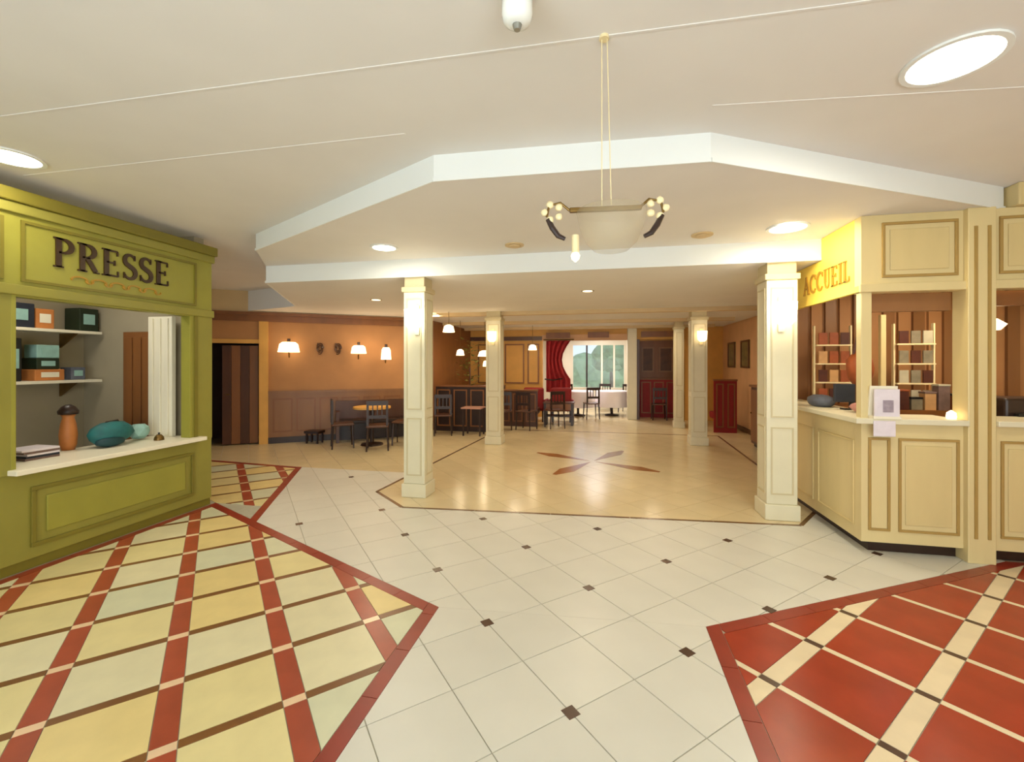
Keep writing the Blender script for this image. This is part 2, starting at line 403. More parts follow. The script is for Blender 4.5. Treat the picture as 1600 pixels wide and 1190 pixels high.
# other walls
struct('wall_left_side', box1(-8.34, -8.2, 4.3, 6.6, 0, ZC), ORANGE)
struct('wall_left', box1(-6.2, -6.05, -2.8, 4.27, 0, ZC), GREYW)
struct('wall_left_far', box1(-4.12, -4.0, 9.46, 13.3, 0, ZC), MID)
b = NB(); bx(b, -4.0, -1.75, 13.2, 13.35, 0, ZC); bx(b, -1.75, .72, 13.2, 13.35, 2.3, ZC); bx(b, .98, 3.3, 14.1, 14.25, 0, ZC); bx(b, 2.3, 3.3, 13.2, 13.35, 0, ZC); bx(b, .98, 2.3, 13.2, 13.35, 2.3, ZC)
wf = struct('wall_far', b, GOLD)
struct('trim_15', box1(.72, .98, 13.05, 13.4, 0, 2.64), COLW, bevel=.01)
struct('trim_16', box1(.98, 1.06, 13.15, 14.1, 0, 2.3), BROWN)
b = NB(); bx(b, 1.06, 3.28, 14.04, 14.1, 0, 2.3); struct('trim_17', b, MID)
b = NB(); bx(b, -1.75, .72, 13.12, 13.2, 2.28, 2.46); struct('trim_18', b, PINKW)
for k, (x0, x1) in enumerate(((-1.62, -.92), (-.4, .2), (1.1, 2.2))):
    struct('trim_%d' % (19+k), box1(x0, x1, 13.05, 13.12, 2.36, 2.52), MID)
struct('wall_right_rear', box1(3.3, 3.45, 6.4, 14.3, 0, ZC), PINKW)
b = NB(); bx(b, 3.26, 3.3, 6.4, 13.2, .0, .1); struct('baseboard_right', b, BROWN)
struct('wall_right', box1(4.9, 5.05, -2.8, 6.4, 0, ZC), CREAM)
struct('wall_back', box1(-6.2, 5.05, -2.95, -2.8, 0, ZC), WHITEP)
struct('wall_right_return', box1(3.3, 5.05, 6.4, 6.5, 0, ZC), ORANGE)
# veranda with the window
b = NB(); bx(b, -4.2, -1.05, 15.8, 15.9, 0, ZC); bx(b, .8, 3.3, 15.8, 15.9, 0, ZC); bx(b, -1.05, .8, 15.8, 15.9, 0, .72); bx(b, -1.05, .8, 15.8, 15.9, 2.3, ZC)
struct('wall_veranda', b, WHITEP)
struct('wall_veranda_left', box1(-4.2, -4.1, 13.3, 15.8, 0, ZC), WHITEP); struct('wall_veranda_right', box1(1.1, 1.2, 14.3, 15.8, 0, ZC), WHITEP)
win = bpy.data.objects.new('window_1', None); C.objects.link(win); win.location = (-.12, 15.85, .72); win['kind'] = 'structure'
b = NB(); MV = frame((0, 15.8), (1, 0), (0, -1)); ring_frame(b, MV, -1.05, .8, .72, 2.3, .05, -.06, .02); obj('window_frame', b, WHITEP, win)
for x in (-.52, .0, .42): obj('mullion', box1(x-.03, x+.03, 15.8, 15.86, .77, 2.25), DARK if x < -.3 else WHITEP, win)
for x0, x1 in ((-1.0, -.55), (-.49, -.03), (.03, .39), (.45, .75)): obj('pane', box1(x0, x1, 15.825, 15.83, .77, 2.25), glass('window glass', (225, 240, 230), .02, .12), win)
# garden beyond
LEAF = mat('garden hedge', (150, 182, 130), .8, .35, 3); LAWN = mat('lawn', (120, 150, 80), .9, .15, 3)
single('lawn', box1(-14, 14, 16.45, 22, -.3, -.05), LAWN, 'green lawn outside the far window', 'lawn')
b = NB()
for k in range(26): sphere(b, (-9+k*.72+random.uniform(-.2, .2), 24.5+random.uniform(-.8, .8), random.uniform(.4, 1.2)), random.uniform(.8, 1.25), jitter=.18)
single('hedge', b, LEAF, 'green hedge seen through the far window', 'hedge')
t = thing('garden_tree', 'small garden tree standing before the hedge outside the far window', 'tree', (.4, 20, -.05))
b = NB(); tube(b, [(.4, 20, -.05), (.42, 20, .8), (.38, 20, 1.7)], [.1, .08, .05]); obj('trunk', b, BROWN, t)
b = NB()
for k in range(9): sphere(b, (.4+random.uniform(-.5, .5), 20+random.uniform(-.4, .4), 1.9+random.uniform(-.4, .5)), .42, jitter=.25)
obj('foliage', b, LEAF, t)

# ---------------------------------------------------------------- lettering
def stroke(bm, pts, ws, M, d0, d1):
    P = [Vector(p) for p in pts]; Lf = []; Rt = []
    for i, p in enumerate(P):
        d = (P[min(i+1, len(P)-1)]-P[max(i-1, 0)]).normalized(); n = Vector((-d.y, d.x)); wq = ws[i] if isinstance(ws, (list, tuple)) else ws
        Lf.append(p+n*wq/2); Rt.append(p-n*wq/2)
    for i in range(len(P)-1):
        q = [Lf[i], Rt[i], Rt[i+1], Lf[i+1]]
        a = [bm.verts.new(M @ Vector((v.x, d0, v.y))) for v in q]; c = [bm.verts.new(M @ Vector((v.x, d1, v.y))) for v in q]
        bm.faces.new(a); bm.faces.new(c[::-1])
        for k in range(4): bm.faces.new((a[k], c[k], c[(k+1) % 4], a[(k+1) % 4]))
def arc(cx, cy, rx, ry, a0, a1, n=10): return [(cx+rx*math.cos(math.radians(a0+(a1-a0)*k/n)), cy+ry*math.sin(math.radians(a0+(a1-a0)*k/n))) for k in range(n+1)]
def wv(n, lo, hi): return [lo+(hi-lo)*math.sin(PI*k/n) for k in range(n+1)]
def glyph(ch):
    T, t = .17, .065; S_ = []
    stem = lambda x: [([(x, 0), (x, 1)], T), ([(x-.15, .02), (x+.15, .02)], t*.8), ([(x-.15, .98), (x+.15, .98)], t*.8)]
    if ch in 'PR':
        S_ = stem(.17)+[(arc(.3, .74, .27, .23, 90, -90), wv(10, t, T)), ([(.17, .97), (.31, .97)], t), ([(.17, .51), (.31, .51)], t)]
        if ch == 'R': S_ += [([(.32, .51), (.62, .04)], T*.9), ([(.55, .02), (.74, .02)], t*.8)]
        return S_, .72 if ch == 'R' else .64
    if ch == 'E': return stem(.17)+[([(.17, .965), (.58, .965)], t), ([(.17, .52), (.47, .52)], t), ([(.17, .035), (.6, .035)], t), ([(.575, .97), (.575, .8)], t*.8), ([(.595, .03), (.595, .22)], t*.8), ([(.47, .62), (.47, .42)], t*.8)], .66
    if ch == 'S':
        p = arc(.29, .745, .2, .215, 20, 225, 9)+arc(.29, .26, .22, .225, 62, -160, 11)
        return [(p, [t]+wv(len(p)-3, t, T*1.05)+[t]), ([(.48, .97), (.48, .76)], t*.8), ([(.07, .03), (.07, .26)], t*.8)], .56
    if ch == 'A': return [([(.08, .02), (.36, 1)], t), ([(.36, 1), (.66, .02)], T), ([(.17, .34), (.55, .34)], t), ([(0, .02), (.18, .02)], t*.8), ([(.54, .02), (.78, .02)], t*.8)], .76
    if ch == 'C': return [(arc(.4, .5, .33, .46, 40, 320, 16), wv(16, t, T)), ([(.66, .95), (.66, .7)], t*.8)], .72
    if ch == 'U': return [([(.17, 1), (.17, .32)], T), (arc(.37, .32, .2, .29, 180, 360, 8), t*1.2), ([(.57, .32), (.57, 1)], t), ([(.03, .98), (.32, .98)], t*.8), ([(.47, .98), (.68, .98)], t*.8)], .7
    if ch == 'I': return stem(.17), .34
    if ch == 'L': return stem(.17)+[([(.17, .035), (.56, .035)], t), ([(.56, .03), (.56, .24)], t*.8)], .6
def word(txt, M, s0, z0, height, width, m, parent, depth=.014):
    gl = [glyph(c) for c in txt]; tot = sum(g[1] for g in gl)+.1*(len(gl)-1); sx = width/tot; x = 0
    for strokes, adv in gl:
        b = NB(); MM = M @ Matrix.Translation((s0+x*sx, 0, z0)) @ Matrix.Diagonal((sx, 1, height, 1))
        for pts, ws in strokes: stroke(b, pts, ws, MM, .001, depth)
        obj('letter', b, m, parent); x += adv+.1

# ---------------------------------------------------------------- the green newspaper shop front (plane x = -4.36)
MS = frame((-4.36, 0), (0, 1), (1, 0))
shop = thing('shop_front', 'olive green panelled newspaper shop front lettered PRESSE', 'shop front', (-4.5, 2.6, 0))
b = NB(); bx(b, .6, 4.25, -.12, 0, .08, .76, MS); obj('lower_wall', b, GREEN, shop, bevel=.004)
obj('plinth', box1(.6, 4.25, -.1, -.02, 0, .08, MS), GREEND, shop)
obj('end_post', box1(3.98, 4.25, -.12, .01, .76, 2.2, MS), GREEN, shop, bevel=.006)
obj('end_post_moulding', box1(4.02, 4.06, .01, .02, .8, 2.16, MS), GREEND, shop)
obj('window_post', box1(2.1, 2.52, -.12, .01, .76, 2.2, MS), GREEN, shop, bevel=.006)
b = NB(); bx(b, .6, 4.25, -.12, 0, 2.12, 2.9, MS); obj('sign_board', b, GREENL, shop)
sb = [o for o in shop.children if o.name.startswith('sign_board')][0]
obj('cornice', box1(.6, 4.29, -.14, .05, 2.82, 2.92, MS), GREEND, shop, bevel=.01)
obj('cornice_step', box1(.6, 4.27, -.14, .028, 2.74, 2.82, MS), GREEN, shop, bevel=.008)
obj('sign_rail', box1(.6, 4.26, 0, .03, 2.12, 2.2, MS), GREEN, shop, bevel=.008)
b = NB(); ring_frame(b, MS, 2.56, 4.05, 2.23, 2.7, .022, 0, .014); ring_frame(b, MS, .8, 2.46, 2.23, 2.7, .022, 0, .014); obj('sign_moulding', b, GREEND, shop)
word('PRESSE', MS, 2.76, 2.39, .24, .98, LETTER, sb)
b = NB()   # scroll ornament under the word
for k in range(5):
    c = 2.95+k*.15; stroke(b, arc(c, 2.31, .06, .028, 200, -20, 8), .012, MS, .001, .01); stroke(b, arc(c+.075, 2.31, .03, .02, 160, 380, 8), .009, MS, .001, .01)
obj('sign_scroll', b, LETTERY, sb)
b = NB(); ring_frame(b, MS, 2.62, 4.02, .17, .64, .03, 0, .018); obj('lower_panel_moulding', b, GREEND, shop, bevel=.004)
obj('lower_panel', box1(2.72, 3.92, 0, .012, .26, .55, MS), GREENL, shop, bevel=.006)
b = NB(); ring_frame(b, MS, .9, 2.4, .17, .64, .03, 0, .018); obj('lower_panel_moulding', b, GREEND, shop, bevel=.004)
b = NB(); ring_frame(b, MS, 2.5, 4.0, .76, 2.14, .03, -.1, .012); obj('window_casing', b, GREENL, shop, bevel=.003)
obj('counter_ledge', box1(2.48, 4.1, -.55, .1, .76, .8, MS), WHITEP, shop, bevel=.006)
# inside of the shop
struct('wall_shop', box1(-6.05, -4.48, 4.14, 4.26, 0, ZC), GREYW)
struct('wall_shop_near', box1(-6.05, -4.48, .6, .7, 0, ZC), GREYW)
b = NB(); bx(b, -5.36, -4.95, 4.06, 4.1, 0, 1.96); dd = single('shop_door', b, MID, 'tall brown wooden door inside the newspaper shop', 'door')
for k in range(3): obj('door_board', box1(-5.33+k*.125, -5.225+k*.125, 4.045, 4.06, .1, 1.9), MID, dd, bevel=.004)
pn = single('white_curtain_panel', box1(-4.94, -4.62, 4.0, 4.05, .8, 2.12), WHITEP, 'tall white panel at the right end of the shop counter', 'panel', bevel=.006)
for k in range(3): obj('fold', box1(-4.9+k*.1, -4.86+k*.1, 3.985, 4.0, .82, 2.1), WHITEP, pn, bevel=.006)
TEAL = mat('teal cloth', (32, 104, 104), .6, .2, 12); TEALD = mat('dark teal cloth', (14, 58, 62), .6, .2, 12); DGREEN = mat('dark green box', (30, 42, 22), .5, .2, 9)
BLUEB = mat('blue black box', (34, 38, 50), .5, .2, 9); CLAY = mat('orange clay', (196, 122, 62), .5, .1, 12); MAUVE = mat('mauve paper', (116, 92, 84), .6, .2, 16)
AQUA = mat('pale aqua paper', (150, 190, 180), .6, .1, 12); GREYB = mat('blue grey cloth', (96, 100, 112), .7, .2, 12); LILAC = mat('lilac white paper', (226, 216, 222), .5, .06, 12)
for k, z in enumerate((1.97, 1.42)):
    sh = thing('wall_shelf', ['upper shelf on the back wall of the newspaper shop', 'lower shelf on the back wall of the newspaper shop'][k], 'shelf', (-5.85, 3.6, z-.03), 'shop wall shelves')
    obj('shelf_board', box1(-6.05, -5.72, 3.0, 4.1, z-.03, z), WHITEP, sh)
    for y in (3.2, 3.9):
        b = NB(); prism(b, [(0, 0), (.25, 0), (0, -.16)], -.01, .01, Matrix(((1, 0, 0, -6.04), (0, 0, 1, y), (0, 1, 0, z-.03), (0, 0, 0, 1)))); obj('bracket', b, BRASS, sh)
def book(x0, x1, y0, y1, z0, z1, m, label, cat='box', name='display_box', group='boxes on the shop shelves'):
    o = thing(name, label, cat, ((x0+x1)/2, (y0+y1)/2, z0), group)
    obj('case', box1(x0, x1, y0, y1, z0, z1), m, o, bevel=.008)
    obj('front_label', box1(x1, x1+.004, y0+(y1-y0)*.2, y1-(y1-y0)*.2, z0+(z1-z0)*.3, z1-(z1-z0)*.25), AQUA if m is not CLAY else WHITEP, o)
    return o
book(-5.98, -5.76, 3.22, 3.5, 1.97, 2.22, BLUEB, 'blue-black box at the left of the upper shop shelf')
book(-5.98, -5.78, 3.52, 3.68, 1.97, 2.18, CLAY, 'orange box in the middle of the upper shop shelf')
book(-5.98, -5.76, 3.9, 4.09, 1.97, 2.23, DGREEN, 'dark green box at the right of the upper shop shelf')
book(-5.98, -5.8, 3.3, 3.42, 1.42, 1.86, BLACK, 'tall black box standing on the lower shop shelf')
book(-5.98, -5.76, 3.5, 3.76, 1.42, 1.54, CLAY, 'flat ochre box on the lower shop shelf, undermost of its stack')
book(-5.98, -5.77, 3.52, 3.72, 1.54, 1.66, DGREEN, 'dark green box on top of the flat ochre box')
book(-5.98, -5.8, 3.54, 3.74, 1.66, 1.8, AQUA, 'pale aqua box topmost on the lower shop shelf stack')
book(-5.98, -5.82, 3.86, 4.0, 1.42, 1.56, GREYB, 'small grey box at the right of the lower shop shelf')
# pots and papers on the shop counter
t = thing('clay_jar', 'orange clay jar with a dark lid on the shop counter', 'jar', (-4.86, 3.2, .8))
b = NB(); lathe(b, [(.045, 0), (.06, .05), (.065, .14), (.055, .24), (.04, .3), (.055, .33)], (-4.86, 3.2, .8)); obj('body', b, CLAY, t, smooth=True)
b = NB(); lathe(b, [(.07, .331), (.075, .36), (.05, .4), (.02, .42)], (-4.86, 3.2, .8)); obj('lid', b, DARK, t, smooth=True)
t = thing('cloth_bag', 'teal cloth bag lying on the shop counter beside the clay jar', 'bag', (-4.72, 3.46, .8))
b = NB(); sphere(b, (-4.72, 3.46, .92), .12, 1.0, 1.7, 1.0, jitter=.06); obj('bag_body', b, TEAL, t, smooth=True)
b = NB(); sphere(b, (-4.64, 3.40, .85), .07, .9, 1.9, .7, jitter=.05); obj('dark_base', b, TEALD, t, smooth=True)
b = NB(); tube(b, [(-4.72, 3.38, .95), (-4.72, 3.42, 1.03), (-4.72, 3.52, 1.04), (-4.72, 3.58, .95)], .01); obj('handle', b, DARK, t)
b = NB(); sphere(b, (-4.76, 3.76, .89), .095, .9, 1.0, .9, jitter=.08); single('paper_parcel', b, AQUA, 'pale crumpled paper parcel right of the teal bag', 'parcel')
for k in range(5):
    z = .8+k*.018; single('magazine', box1(-4.86+random.uniform(-.02, .02), -4.62, 2.74+random.uniform(-.02, .02), 2.98, z, z+.016), [MAUVE, BLUEB, LILAC, MAUVE, LILAC][k],
        ['undermost mauve', 'second lowest blue-black', 'middle lilac-white', 'second from top mauve', 'topmost lilac-white'][k]+' magazine in the pile on the left of the shop counter', 'magazine', 'magazines on the shop counter')
t = thing('counter_bell', 'small dark bell near the right end of the shop counter', 'bell', (-4.55, 3.8, .8))
b = NB(); lathe(b, [(.045, 0), (.045, .01), (.04, .035), (.02, .06)], (-4.55, 3.8, .8)); obj('dome', b, BRASS, t, smooth=True)
b = NB(); lathe(b, [(.008, .058), (.01, .08)], (-4.55, 3.8, .8)); obj('button', b, BLACK, t)

# ---------------------------------------------------------------- the cream reception booth
booth = thing('reception_booth', 'cream panelled reception booth with counter windows and yellow sign lettered ACCUEIL', 'booth', (3.2, 5.0, 0))
MF = frame((0, 4.25), (1, 0), (0, -1)); MG = frame((2.15, 0), (0, -1), (-1, 0))     # front plane, side plane (s = -y)
obj('toe_kick', box1(2.24, 4.88, 4.33, 6.3, 0, .1), DARK, booth)
obj('front_wall', box1(2.15, 2.88, -.1, 0, .1, 1.1, MF), CREAM, booth)
obj('side_wall', box1(-6.35, -4.351, -.1, 0, .1, 1.1, MG), CREAM, booth)
obj('front_wall', box1(3.07, 4.88, -.1, 0, .1, 1.1, MF), CREAM, booth)
obj('wide_post', box1(2.88, 3.07, -.12, .05, 0, ZM, MF), CREAM, booth, bevel=.006)
b = NB(); bx(b, 2.92, 2.94, .05, .06, .2, 2.7, MF); bx(b, 3.01, 3.03, .05, .06, .2, 2.7, MF); obj('post_fluting', b, CREAMD, booth)
obj('corner_post', box1(2.15, 2.23, -.08, 0, 1.1, 2.24, MF), CREAM, booth, bevel=.006)
obj('frieze', box1(2.15, 4.88, -.1, 0, 2.2, ZM-.002, MF), CREAM, booth)
obj('crown_moulding', box1(3.21, 4.88, -.1, .06, ZM, ZC, MF), CREAMP, booth, bevel=.01)
for s0, s1 in ((2.3, 2.84), (3.12, 3.9), (3.98, 4.8)):
    b = NB(); ring_frame(b, MF, s0, s1, 2.32, 2.78, .022, 0, .016); obj('frieze_moulding', b, CREAMD, booth, bevel=.003)
    obj('frieze_panel', box1(s0+.06, s1-.06, 0, .01, 2.38, 2.72, MF), CREAMP, booth, bevel=.005)
obj('window_head', box1(2.13, 4.88, 0, .03, 2.2, 2.27, MF), CREAM, booth, bevel=.006)
for s0, s1 in ((2.2, 2.36), (2.42, 2.85), (3.13, 3.9), (3.98, 4.8)):
    b = NB(); ring_frame(b, MF, s0, s1, .2, .98, .02, 0, .014); obj('lower_moulding', b, CREAMD, booth, bevel=.003)
    if s1-s0 > .2: obj('lower_panel', box1(s0+.05, s1-.05, 0, .009, .26, .92, MF), CREAMP, booth, bevel=.005)
for s0, s1 in ((-5.0, -4.35), (-5.75, -5.1)):
    b = NB(); ring_frame(b, MG, s0, s1, .2, .94, .02, 0, .012); obj('side_moulding', b, CREAMP, booth, bevel=.003)
b = NB(); prism(b, [(2.08, 4.18), (2.88, 4.18), (2.88, 4.6), (2.5, 4.6), (2.5, 6.3), (2.08, 6.3)], 1.1, 1.145); obj('counter_top', b, COLW, booth, bevel=.006)
obj('counter_top', box1(3.07, 4.88, 4.18, 4.6, 1.1, 1.145), COLW, booth, bevel=.006)
sgn = obj('sign_board', box1(-6.35, -4.351, -.06, 0, 2.22, ZB-.01, MG), YELLOW, booth)
obj('sign_top', box1(-4.94, -4.351, -.06, 0, ZB-.01, ZM-.003, MG), YELLOW, booth)
word('ACCUEIL', MG, -5.32, 2.33, .19, .9, LETTERY, sgn, .012)
obj('sign_rail', box1(-6.35, -4.25, 0, .012, 2.21, 2.26, MG), YELLOW, booth)
obj('far_post', box1(-6.35, -5.95, -.1, 0, 1.1, 2.22, MG), CREAM, booth)
struct('wall_booth', box1(2.25, 4.9, 6.32, 6.4, 0, ZC), ORANGE)
for k in range(16): obj('slat', box1(2.3+k*.16, 2.42+k*.16, 6.28, 6.32, 1.0, 2.6), [ORANGE, WAINS][k % 2], bpy.data.objects['wall_booth'])
obj('window_valance', box1(2.25, 2.88, 4.38, 4.44, 2.05, 2.2), WAINS, booth)
obj('window_valance', box1(3.07, 4.88, 4.38, 4.44, 2.08, 2.2), MID, booth)
# leaflet holder at the corner of the booth
t = thing('leaflet_holder', 'small clear leaflet holder with lilac leaflets on the booth corner', 'leaflet holder', (2.28, 4.2, 1.145))
b = NB(); prism(b, [(0, 0), (.11, 0), (.06, .27), (.045, .27), (.08, .02), (0, .02)], -.1, .1, Matrix(((0, 0, 1, 2.3), (1, 0, 0, 4.17), (0, 1, 0, 1.145), (0, 0, 0, 1)))); obj('stand', b, WHITEP, t)
b = NB(); bx(b, 2.21, 2.39, 4.175, 4.19, 1.165, 1.39); obj('leaflets', b, LILAC, t)
b = NB(); bx(b, 2.27, 2.345, 4.172, 4.175, 1.2, 1.3); obj('print', b, mat('grey violet print', (160, 146, 156), .5, .2, 30), t)
t = thing('notice_plate', 'white rounded notice hung on the booth corner below the leaflets', 'notice', (2.27, 4.17, 1.02))
b = NB(); bx(b, 2.2, 2.36, 4.17, 4.178, 1.0, 1.13); obj('plate', b, LILAC, t, bevel=.02)
b = NB(); lathe(b, [(.03, 0), (.034, .015), (.03, .05), (.005, .07)], (2.95-.12, 4.3, 1.145)); single('desk_lamp_globe', b, GLOWW, 'small glowing white globe light on the booth counter', 'lamp', smooth=True)
# goods inside the booth
def rack(x, y, z0, label, cols, n=4):
    t = thing('postcard_rack', label, 'rack', (x, y, z0), 'racks in the booth')
    b = NB(); bx(b, x-.2, x-.185, y-.02, y+.02, z0, z0+.95); bx(b, x+.185, x+.2, y-.02, y+.02, z0, z0+.95); obj('uprights', b, IVORY, t)
    for k in range(n):
        b = NB(); bx(b, x-.185, x+.185, y-.06, y+.02, z0+.05+k*.22, z0+.065+k*.22); obj('rack_shelf', b, IVORY, t)
        for q in range(3):
            obj('card', box1(x-.16+q*.115, x-.07+q*.115, y-.05, y-.035, z0+.067+k*.22, z0+.067+k*.22+.14), cols[(k+q) % len(cols)], t)
    return t
PAL = [mat('rust card', (150, 74, 36), .5, .2, 12), mat('grey card', (128, 118, 96), .5, .2, 12), MAUVE, mat('dark maroon card', (78, 34, 20), .5, .2, 12), mat('sand card', (196, 150, 100), .5, .1, 12), mat('silver card', (184, 176, 150), .4, .1, 12)]
rack(3.42, 5.75, 1.1, 'ivory postcard rack with silver and grey cards seen through the booth window', [PAL[1], PAL[5], PAL[1], PAL[3]])
rack(2.68, 5.9, 1.1, 'ivory postcard rack with rust cards behind the side window of the booth', [PAL[0], PAL[3], PAL[4], PAL[0]])
single('light_post', box1(3.08, 3.13, 5.7, 5.75, 1.1, 2.15), CREAM, 'slim cream upright standing inside the booth', 'post')
struct('trim_30', box1(2.5, 4.88, 5.5, 6.28, 1.02, 1.1), MID)
for k in range(22):
    x = random.uniform(3.0, 3.95); y = random.uniform(5.52, 5.72); h = random.uniform(.06, .16)
for k in range(7):
    x = 3.02+k*.125
    h = [.14, .2, .12, .18, .26, .16, .22][k]
    o = thing('souvenir_box', ['mauve', 'maroon', 'grey', 'sand', 'mauve', 'rust', 'grey'][k]+' souvenir box, %s on the booth back counter' % ['leftmost', 'second from the left', 'third from the left', 'middle one of seven', 'tallest one', 'second from the right', 'rightmost'][k], 'box', (x+.05, 5.57, 1.1), 'souvenirs on the booth back counter')
    obj('carton', box1(x, x+.105, 5.52, 5.62, 1.1, 1.1+h), [MAUVE, PAL[3], PAL[1], PAL[4], MAUVE, PAL[0], PAL[1]][k], o, bevel=.005)
    obj('carton_lid', box1(x-.003, x+.108, 5.517, 5.623, 1.1+h, 1.12+h), [PAL[3], PAL[0], BLACK, MAUVE, PAL[5], BLACK, MAUVE][k], o, bevel=.003)
# computer and cloth by the side window
t = thing('computer_monitor', 'black monitor on the booth counter behind the side window', 'monitor', (2.42, 4.95, 1.145))
b = NB(); bx(b, 2.34, 2.5, 4.9, 5.0, 1.145, 1.16); bx(b, 2.4, 2.44, 4.93, 4.96, 1.16, 1.24); obj('stand', b, BLACK, t)
b = NB(); bx(b, 2.26, 2.44, 4.92, 4.96, 1.22, 1.4); obj('screen', b, BLUEB, t, bevel=.006)
b = NB(); sphere(b, (2.3, 5.3, 1.2), .1, 1.1, 1.8, .75, jitter=.1); single('folded_cloth', b, GREYB, 'blue-grey folded cloth on the booth side counter', 'cloth', smooth=True)
b = NB(); sphere(b, (2.36, 4.68, 1.19), .07, 1.0, 1.7, .7, jitter=.1); single('pink_pouch', b, mat('dusty pink cloth', (200, 140, 130), .6, .1, 12), 'dusty pink pouch on the booth side counter', 'pouch', smooth=True)
t = thing('hanging_bag', 'rust brown bag hanging inside the booth behind the side window', 'bag', (2.62, 5.2, 1.3))
b = NB(); sphere(b, (2.62, 5.2, 1.55), .15, .8, 1.0, 1.3, jitter=.06); obj('bag_body', b, PAL[0], t, smooth=True)
b = NB(); tube(b, [(2.56, 5.2, 1.7), (2.6, 5.2, 1.92), (2.66, 5.2, 1.92), (2.7, 5.2, 1.7)], .012); obj('strap', b, PAL[3], t)
t = thing('counter_printer', 'dark brown box-shaped printer behind the far right booth window', 'printer', (3.6, 4.75, 1.145))
b = NB(); bx(b, 3.44, 3.85, 4.62, 4.98, 1.1, 1.3); obj('body', b, DARK, t, bevel=.02); obj('paper_tray', box1(3.5, 3.8, 4.57, 4.62, 1.14, 1.17), BLACK, t)
t = thing('booth_wall_lamp', 'small glowing lamp behind the far right booth window', 'lamp', (3.42, 4.72, 1.9))
b = NB(); lathe(b, [(.05, 0), (.09, .05), (.03, .1)], (3.42, 4.72, 1.9)); obj('shade', b, GLOWW, t, smooth=True)
b = NB(); tube(b, [(3.42, 4.72, 2.0), (3.42, 4.72, 2.64)], .006); obj('cord', b, BRASS, t)

# ---------------------------------------------------------------- columns and their lamps
def column(x0, x1, y0, label, ztop=ZB):
    cx = (x0+x1)/2; wd = x1-x0; cy = y0+wd/2
    t = thing('column', label, 'column', (cx, cy, 0), 'square cream columns around the atrium')
    h = wd/2
    obj('shaft', box1(cx-h, cx+h, cy-h, cy+h, .16, 2.46), COLW, t, bevel=.008)
    obj('plinth', box1(cx-h-.02, cx+h+.02, cy-h-.02, cy+h+.02, .001, .16), COLW, t, bevel=.008)
    obj('capital', box1(cx-h-.02, cx+h+.02, cy-h-.02, cy+h+.02, 2.46, 2.52), COLM, t, bevel=.008)
    obj('capital_block', box1(cx-h+.01, cx+h-.01, cy-h+.01, cy+h-.01, 2.52, ztop), COLM, t)
    for o, s, n in (((cx-h, cy-h), (1, 0), (0, -1)), ((cx-h, cy+h), (0, -1), (-1, 0)), ((cx+h, cy-h), (0, 1), (1, 0))):
        M = frame(o, s, n); b = NB(); ring_frame(b, M, .04, wd-.04, .26, .95, .014, 0, .008); ring_frame(b, M, .04, wd-.04, 1.05, 2.38, .014, 0, .008)
        obj('panel_moulding', b, COLM, t)
    return t
column(-2.34, -2.07, 4.95, 'square cream column nearest on the left of the atrium')
column(1.66, 1.95, 4.97, 'square cream column nearest on the right, beside the reception booth')
column(-2.26, -1.96, 8.5, 'square cream column at the back left of the atrium')
column(1.72, 2.02, 9.2, 'square cream column at the back right of the atrium')
column(1.78, 2.0, 11.6, 'slim cream column farthest back on the right')
def sconce(x, y, z, label, s=1.0, m=GLOW, power=.55):
    t = thing('wall_sconce', label, 'wall lamp', (x, y, z), 'half-round sconces on the columns')
    b = NB(); lathe(b, [(.05*s, -.1*s), (.085*s, -.06*s), (.095*s, .1*s), (.09*s, .1*s)], (x, y-.1*s, z), 16, None); obj('shade', b, m, t, smooth=True)
    b = NB(); bx(b, x-.03, x+.03, y-.015, y-.001, z-.16*s, z+.16*s); bx(b, x-.01, x+.01, y-.06, y-.01, z-.02, z); obj('backplate', b, IVORY, t)
    lamp('sconce_light', 'POINT', (x, y-.16*s, z+.2*s), power, WARM, .06)
    return t
sconce(-2.16, 4.94, 2.12, 'bright sconce on the nearest left column', 1.1)
sconce(1.79, 4.96, 2.10, 'bright sconce on the nearest right column', 1.1)
sconce(-2.11, 8.49, 2.13, 'sconce on the back left column', m=GLOWW)
sconce(1.9, 9.19, 2.13, 'sconce on the back right column', m=GLOWW)

# ---------------------------------------------------------------- ceiling lights
for k, (x, y, z) in enumerate(DOWN):
    lab = ['large round glowing downlight in the front ceiling, upper right', 'round glowing downlight in the front ceiling above the green shop',
           'round downlight in the octagonal ceiling, left of the chandelier', 'round downlight in the octagonal ceiling beside the reception booth'][k]
    t = thing('downlight', lab, 'ceiling light', (x, y, z), 'recessed round downlights'); r = [.17, .15, .12, .15][k]
    b = NB(); lathe(b, [(r, -.006), (r, -.001)], (x, y, z), 28); obj('diffuser', b, GLOW, t)
    b = NB()
    n = 28
    for q in range(n):
        a0, a1 = 2*PI*q/n, 2*PI*(q+1)/n
        prism(b, [(x+r*math.cos(a0), y+r*math.sin(a0)), (x+(r+.025)*math.cos(a0), y+(r+.025)*math.sin(a0)), (x+(r+.025)*math.cos(a1), y+(r+.025)*math.sin(a1)), (x+r*math.cos(a1), y+r*math.sin(a1))], z-.012, z-.001)
    obj('rim', b, FASCIA, t)
